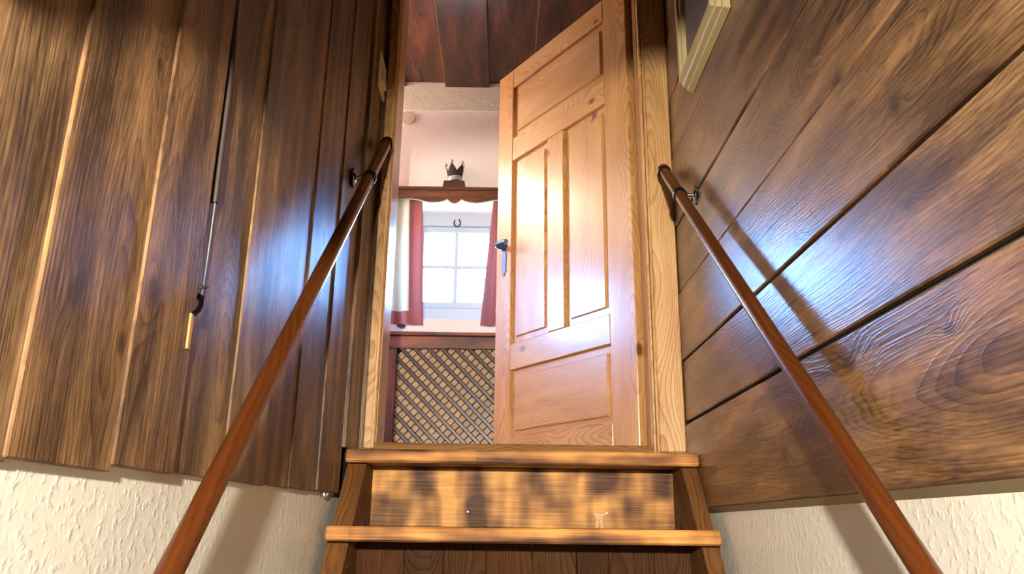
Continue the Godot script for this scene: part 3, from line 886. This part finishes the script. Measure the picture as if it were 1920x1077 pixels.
# ------------------------------------------------------------------ window dressing
func window_dressing() -> void:
	var cx := -0.2643
	var t := thing("pelmet", "dark wooden curtain pelmet with a scalloped lower edge over the window", "pelmet", Vector3.ZERO)
	plank(t, "shelf", Vector3(cx - 0.4933, 1.5998, -3.7000), Vector3(cx + 0.4933, 1.6157, -3.5969), 0, M.redwood, Color(1.0, 0.54, 0.38), 0.0035)
	var lower := [Vector2(0.0000, 1.5337), Vector2(0.0123, 1.5373), Vector2(0.0247, 1.5461), Vector2(0.0335, 1.5566), Vector2(0.0529, 1.5478), Vector2(0.0793, 1.5399), Vector2(0.1101, 1.5381), Vector2(0.1410, 1.5425), Vector2(0.1762, 1.5514), Vector2(0.2114, 1.5566), Vector2(0.2467, 1.5558), Vector2(0.2995, 1.5487), Vector2(0.3700, 1.5399), Vector2(0.4405, 1.5381), Vector2(0.4845, 1.5381)]
	var poly := PackedVector2Array([Vector2(cx - 0.4845, 1.5994), Vector2(cx + 0.4845, 1.5994)])
	for k in range(lower.size() - 1, -1, -1):
		poly.append(Vector2(cx + lower[k].x, lower[k].y))
	for k in range(1, lower.size()):
		poly.append(Vector2(cx - lower[k].x, lower[k].y))
	var st := begin()
	prism(st, poly, -3.6278, -3.6119, Color(1.15, 0.62, 0.44), Transform3D.IDENTITY, Vector2(0.4, 0.3))
	part(t, "scalloped_board", st, M.redwood)
	# pale braid along the lower edge
	st = begin()
	var pts := []
	for k in range(lower.size() - 1, 0, -1):
		pts.append(Vector3(cx - lower[k].x, lower[k].y - 0.0018, -3.6190))
	for k in lower.size():
		pts.append(Vector3(cx + lower[k].x, lower[k].y - 0.0018, -3.6190))
	tube(st, pts, 0.0031, 8, PLAIN, Vector2.ONE)
	part(t, "braid", st, plain(Color(0.80, 0.78, 0.76), 0.8), "pale braid along the scallops")
	for s in [-1.0, 1.0]:
		plank(t, "side_board", Vector3(cx + s * 0.4757 - 0.0088, 1.5381, -3.7000), Vector3(cx + s * 0.4757 + 0.0088, 1.5994, -3.6286), 2, M.redwood, Color(1.15, 0.62, 0.44), 0.0018)
	var cream := plain(Color(0.78, 0.74, 0.66), 0.9)
	cream.backlight_enabled = true
	cream.backlight = Color(0.45, 0.43, 0.36)
	var red := plain(Color(0.52, 0.29, 0.27), 0.9)
	red.backlight_enabled = true
	red.backlight = Color(0.33, 0.16, 0.15)
	curtain("cream curtain with a wide red border hanging left of the window", -0.634, -0.4273, -0.617, -0.3956, cream, red, 1.0)
	curtain("cream curtain with a wide red border hanging right of the window", -0.0705, 0.1145, -0.1233, 0.097, cream, red, -1.0)
	# crown on its block
	var k := thing("crown_ornament", "small dark felt crown with silver balls standing on the pelmet", "ornament", Vector3(-0.2687, 1.6157, -3.6471))
	st = begin()
	prism(st, PackedVector2Array([Vector2(-0.0581, 0), Vector2(0.0581, 0), Vector2(0.0511, 0.0414), Vector2(-0.0511, 0.0414)]), -0.0308, 0.0308, Color(0.60, 0.36, 0.28))
	part(k, "base_block", st, M.redwood)
	var felt := plain(Color(0.20, 0.15, 0.15), 0.95)
	felt.rim_enabled = true
	felt.rim = 0.4
	st = begin()
	var n := 60
	for i in n:
		for side in [1.0, -1.0]:
			var ps := []
			var nn := []
			for e in [[i, 0], [i + 1, 0], [i + 1, 1], [i, 1]]:
				var an: float = TAU * e[0] / n
				var z := fposmod(5.0 * e[0] / n + 0.25, 1.0)
				var topy := 0.0414 + 0.0546 + 0.0388 * absf(2.0 * z - 1.0)
				var y := 0.0414 if e[1] == 0 else topy
				var rad := (0.0291 + (y - 0.0414) * 0.20) - (0.0000 if side > 0 else 0.0026)
				ps.append(Vector3(sin(an) * rad, y, cos(an) * rad))
				nn.append(Vector3(sin(an), -0.2, cos(an)).normalized() * side)
			quad(st, ps, nn, [Vector2.ZERO, Vector2.ZERO, Vector2.ZERO, Vector2.ZERO], PLAIN)
	part(k, "crown", st, felt)
	var silver := plain(Color(0.80, 0.80, 0.80), 0.3, 0.7)
	for i in 5:
		st = begin()
		var an := TAU * (i - 0.25) / 5.0
		ball(st, Vector3(sin(an) * 0.0476, 0.1410, cos(an) * 0.0476), 0.0084, PLAIN)
		part(k, "ball", st, silver)
	for y in [0.0493, 0.0581, 0.0661]:
		st = begin()
		var ring := []
		for i in 33:
			var an := TAU * i / 32.0
			ring.append(Vector3(sin(an) * 0.0326, y + 0.0026 * sin(an * 2.0), cos(an) * 0.0326))
		tube(st, ring, 0.0046, 8, PLAIN, Vector2.ONE, false)
		part(k, "band", st, silver)
	# horseshoe hung on the window head
	var hs := thing("horseshoe", "small iron horseshoe hung on the window head", "horseshoe", Vector3(-0.2643, 1.5329, -3.8762))
	st = begin()
	var arc := []
	for i in 19:
		var an := deg_to_rad(-60.0 + 0.0 + i * 285.0 / 18.0) - PI * 0.5 - deg_to_rad(75)
		arc.append(Vector3(cos(an) * 0.0167, sin(an) * 0.0211, 0.0000))
	tube(st, arc, 0.0037, 8, PLAIN, Vector2.ONE)
	part(hs, "shoe", st, M.iron)
	# peg below the left curtain
	var pg := thing("wall_peg", "short dark peg in the wall below the left curtain", "peg", Vector3(-0.5004, 0.9171, -3.7000))
	st = begin()
	lathe(st, [Vector2(0, 0.0440), Vector2(0.0123, 0.0423), Vector2(0.0150, 0.0352), Vector2(0.0097, 0.0220), Vector2(0.0097, 0)], 16, PLAIN, Transform3D(Basis(Vector3(1, 0, 0), Vector3(0, 0, 1), Vector3(0, -1, 0)), Vector3.ZERO), Vector2(1.5, 0.6))
	part(pg, "knob", st, M.iron)

# edge: +1 when the red border is on the right side, -1 on the left
func curtain(label: String, xt0: float, xt1: float, xb0: float, xb1: float, cream: Material, red: Material, edge: float) -> void:
	var t := thing("curtain", label, "curtain", Vector3.ZERO, "curtains of the small window")
	var ytop := 1.586
	var ybot := 0.9215
	var at := func(u: float, v: float) -> Vector3:
		var x := lerpf(lerpf(xt0, xt1, u), lerpf(xb0, xb1, u), v)
		var y := lerpf(ytop, ybot, v)
		var amp := 0.0105 * (1.0 - 0.35 * v)
		var z := -3.658 + amp * sin(u * 21.0 + 0.8 * sin(v * 2.3)) + 0.005 * sin(u * 9.0 + 2.0)
		return Vector3(x, y, z)
	var bw := 0.31
	var side0 := 1.0 - bw if edge > 0 else 0.0
	var side1 := 1.0 if edge > 0 else bw
	var body0 := 0.0 if edge > 0 else bw
	var body1 := 1.0 - bw if edge > 0 else 1.0
	var st := begin()
	sheet(st, at, body0, body1, 0.0, 0.90, 26, 16)
	part(t, "cloth", st, cream, "cream cloth in soft folds")
	st = begin()
	sheet(st, at, side0, side1, 0.0, 0.90, 12, 16)
	sheet(st, at, 0.0, 1.0, 0.90, 1.0, 38, 3)
	part(t, "border", st, red, "wide red border")

func sheet(st: SurfaceTool, at: Callable, u0: float, u1: float, v0: float, v1: float, nu: int, nv: int) -> void:
	var e := 0.002
	for i in nu:
		for j in nv:
			var ps := []
			var nn := []
			for q in [[i, j], [i + 1, j], [i + 1, j + 1], [i, j + 1]]:
				var u := lerpf(u0, u1, float(q[0]) / nu)
				var v := lerpf(v0, v1, float(q[1]) / nv)
				ps.append(at.call(u, v))
				var du: Vector3 = at.call(u + 0.004, v) - at.call(u - 0.004, v)
				var dv: Vector3 = at.call(u, v + 0.01) - at.call(u, v - 0.01)
				var n := du.cross(dv).normalized()
				nn.append(n if n.z > 0 else -n)
			quad(st, ps, nn, [Vector2.ZERO, Vector2.ZERO, Vector2.ZERO, Vector2.ZERO], PLAIN)

# ------------------------------------------------------------------ lattice cover under the window
func radiator_cover() -> void:
	var t := thing("radiator_cover", "reddish wooden lattice radiator cover under the small window", "radiator cover", Vector3.ZERO)
	var x0 := -0.5462
	var x1 := 0.2643
	var red := Color(0.86, 0.40, 0.26)
	plank(t, "top_board", Vector3(x0 - 0.0176, 0.8466, -3.7000), Vector3(x1 + 0.0176, 0.8642, -3.5546), 0, M.redwood, red, 0.0035)
	plank(t, "frame_rail", Vector3(x0, 0.7867, -3.5899), Vector3(x1, 0.8457, -3.5679), 0, M.redwood, red, 0.0026)
	plank(t, "frame_rail", Vector3(x0, 0.24, -3.5899), Vector3(x1, 0.2819, -3.5679), 0, M.redwood, red, 0.0026)
	plank(t, "frame_stile", Vector3(x0, 0.2828, -3.5899), Vector3(-0.4986, 0.7858, -3.5679), 1, M.redwood, red, 0.0026)
	plank(t, "frame_stile", Vector3(0.2167, 0.2828, -3.5899), Vector3(x1, 0.7858, -3.5679), 1, M.redwood, red, 0.0026)
	part(t, "back_panel", box(Vector3(x0, 0.24, -3.6991), Vector3(x1, 0.8457, -3.6295), 1), M.gap)
	# front bars fall to the right, the flat slats behind them rise to the right
	var gx0 := -0.4986
	var gx1 := 0.2167
	var gy0 := 0.2828
	var gy1 := 0.7858
	var k := 0
	var c := gx0 + gy0
	c = gx0 + gy0 + 0.0176
	while c < gx1 + gy1 - 0.0176:
		var seg := clip_line(c, 1.0, gx0, gx1, gy0, gy1)
		if seg.size() == 2 and seg[0].distance_to(seg[1]) > 0.0176:
			lattice_bar(t, "lattice_bar", seg[0], seg[1], 0.0092, -3.5784, 0.0070, tint(Color(0.30, 0.17, 0.15), 0.08), M.redwood)
		c += 0.0630
	c = gy0 - gx1 + 0.0132
	while c < gy1 - gx0 - 0.0132:
		var seg := clip_line(c, -1.0, gx0, gx1, gy0, gy1)
		if seg.size() == 2 and seg[0].distance_to(seg[1]) > 0.0176:
			lattice_bar(t, "lattice_slat", seg[0], seg[1], 0.0132, -3.5925, 0.0035, tint(Color(0.72, 0.76, 0.82), 0.10), M.pine)
		c += 0.0414

# the line x + y = c (s = 1) or y - x = c (s = -1) inside a rectangle
func clip_line(c: float, s: float, x0: float, x1: float, y0: float, y1: float) -> Array:
	var out := []
	for x in [x0, x1]:
		var y: float = c - x if s > 0 else c + x
		if y >= y0 and y <= y1:
			out.append(Vector2(x, y))
	for y in [y0, y1]:
		var x: float = c - y if s > 0 else y - c
		if x > x0 and x < x1:
			out.append(Vector2(x, y))
	return out.slice(0, 2)

func lattice_bar(t: Node, called: String, p: Vector2, q: Vector2, half: float, z: float, thick: float, col: Color, m2: Material) -> void:
	var d := (q - p)
	var L := d.length() * 0.5 + half * 0.8
	d = d.normalized()
	var st := begin()
	var m := (p + q) * 0.5
	cbox(st, Vector3(m.x, m.y, z), Vector3(d.x, d.y, 0) * L, Vector3(-d.y, d.x, 0) * half, Vector3(0, 0, thick), 0.0035, lane(0.03), Vector2(1.0, 2.4), col)
	part(t, called, st, m2)

# ------------------------------------------------------------------ switch, cable, picture, hook
func small_things() -> void:
	var s := thing("light_switch", "cream rocker light switch on the left wall beside the door", "light switch", Vector3(-0.442, 1.47, -2.375))
	part(s, "frame", box(Vector3(0, -0.062, -0.062), Vector3(0.010, 0.062, 0.062), 1, 0.003), M.cream)
	var st := begin()
	prism(st, PackedVector2Array([Vector2(0.010, -0.034), Vector2(0.019, -0.034), Vector2(0.012, 0.034), Vector2(0.010, 0.034)]), -0.034, 0.034, PLAIN)
	part(s, "rocker", st, M.cream)
	# cable stub, wire and hook on the left boards
	var c := thing("wire_conduit", "dark conduit with a thin wire running down the left boards to a hook", "cable", Vector3.ZERO)
	st = begin()
	tube(st, [Vector3(-0.4525, 1.6, -1.112), Vector3(-0.4525, 0.82, -1.112), Vector3(-0.4525, 0.69, -1.131), Vector3(-0.4525, 0.57, -1.131), Vector3(-0.4525, 0.475, -1.133)], 0.0052, 10, PLAIN, Vector2.ONE)
	part(c, "conduit", st, plain(Color(0.19, 0.14, 0.11), 0.5))
	st = begin()
	tube(st, [Vector3(-0.4525, 0.485, -1.134), Vector3(-0.4545, 0.40, -1.138), Vector3(-0.4550, 0.335, -1.137), Vector3(-0.453, 0.315, -1.126)], 0.0018, 8, PLAIN, Vector2.ONE)
	part(c, "wire", st, plain(Color(0.55, 0.55, 0.55), 0.3, 0.8), "thin grey steel wire")
	st = begin()
	tube(st, [Vector3(-0.458, 0.342, -1.146), Vector3(-0.4515, 0.342, -1.144), Vector3(-0.4515, 0.339, -1.131), Vector3(-0.458, 0.338, -1.128)], 0.002, 8, PLAIN, Vector2.ONE)
	part(c, "staple", st, M.steel)
	st = begin()
	tube(st, [Vector3(-0.458, 0.325, -1.132), Vector3(-0.449, 0.318, -1.124), Vector3(-0.444, 0.305, -1.110), Vector3(-0.444, 0.294, -1.102), Vector3(-0.446, 0.287, -1.094)], 0.0042, 10, PLAIN, Vector2.ONE)
	part(c, "hook", st, M.iron)
	var l := thing("wooden_sliver", "pale wooden sliver beneath the hook on the left boards", "sliver", Vector3.ZERO)
	plank(l, "strip", Vector3(-0.450, 0.235, -1.098), Vector3(-0.4465, 0.287, -1.088), 1, M.pine, Color(0.85, 0.7, 0.5), 0.001)
	# loose plastic clip where boards, plaster and stair meet
	var cl := thing("cable_clip", "small white plastic clip at the foot of the left boards", "clip", Vector3(-0.462, 0.081, -2.10))
	st = begin()
	var pts := []
	for i in 13:
		var an := PI + PI * i / 12.0
		pts.append(Vector3(0.004, sin(an) * 0.009, -cos(an) * 0.020))
	tube(st, pts, 0.0035, 8, PLAIN, Vector2.ONE)
	part(cl, "loop", st, plain(Color(0.85, 0.84, 0.80), 0.4))
	picture()

func picture() -> void:
	var t := thing("picture_frame", "pale moulded picture frame hanging high on the right wall", "picture", Vector3.ZERO)
	var gold := plain(Color(0.66, 0.58, 0.40), 0.4)
	var z0 := -2.10
	var z1 := -1.69
	var y0 := 1.262
	var y1 := 1.80
	var xw := 0.555
	# moulding profile: distance in from the outer edge, distance off the wall
	var prof := [Vector2(0.0, 0.0), Vector2(0.004, 0.018), Vector2(0.010, 0.020), Vector2(0.012, 0.032), Vector2(0.018, 0.036), Vector2(0.022, 0.046), Vector2(0.036, 0.046), Vector2(0.040, 0.038), Vector2(0.046, 0.036), Vector2(0.050, 0.022)]
	var corners := [Vector2(z0, y0), Vector2(z1, y0), Vector2(z1, y1), Vector2(z0, y1)]
	var inw := [Vector2(1, 1), Vector2(-1, 1), Vector2(-1, -1), Vector2(1, -1)]
	for k in 4:
		var k2 := (k + 1) % 4
		var st := begin()
		for i in prof.size() - 1:
			var p: Vector2 = prof[i]
			var q: Vector2 = prof[i + 1]
			var A := _fp(corners[k] + inw[k] * p.x, xw - p.y)
			var B := _fp(corners[k2] + inw[k2] * p.x, xw - p.y)
			var C := _fp(corners[k2] + inw[k2] * q.x, xw - q.y)
			var D := _fp(corners[k] + inw[k] * q.x, xw - q.y)
			var nn := (B - A).cross(D - A).normalized()
			var mid := _fp((corners[0] + corners[2]) * 0.5, xw)
			var outward := (A - mid).normalized() * (1.0 if p.x < 0.03 else -0.2) + Vector3(-1, 0, 0)
			if nn.dot(outward) < 0:
				nn = -nn
			quad(st, [A, B, C, D], [nn, nn, nn, nn], [Vector2.ZERO, Vector2.ZERO, Vector2.ZERO, Vector2.ZERO], PLAIN)
		part(t, "moulding", st, gold)
	part(t, "picture", box(Vector3(xw - 0.024, y0 + 0.045, z0 + 0.045), Vector3(xw - 0.001, y1 - 0.045, z1 - 0.045), 1, 0.001), plain(Color(0.16, 0.08, 0.06), 0.4), "dark reddish picture")

func _fp(zy: Vector2, x: float) -> Vector3:
	return Vector3(x, zy.y, zy.x)
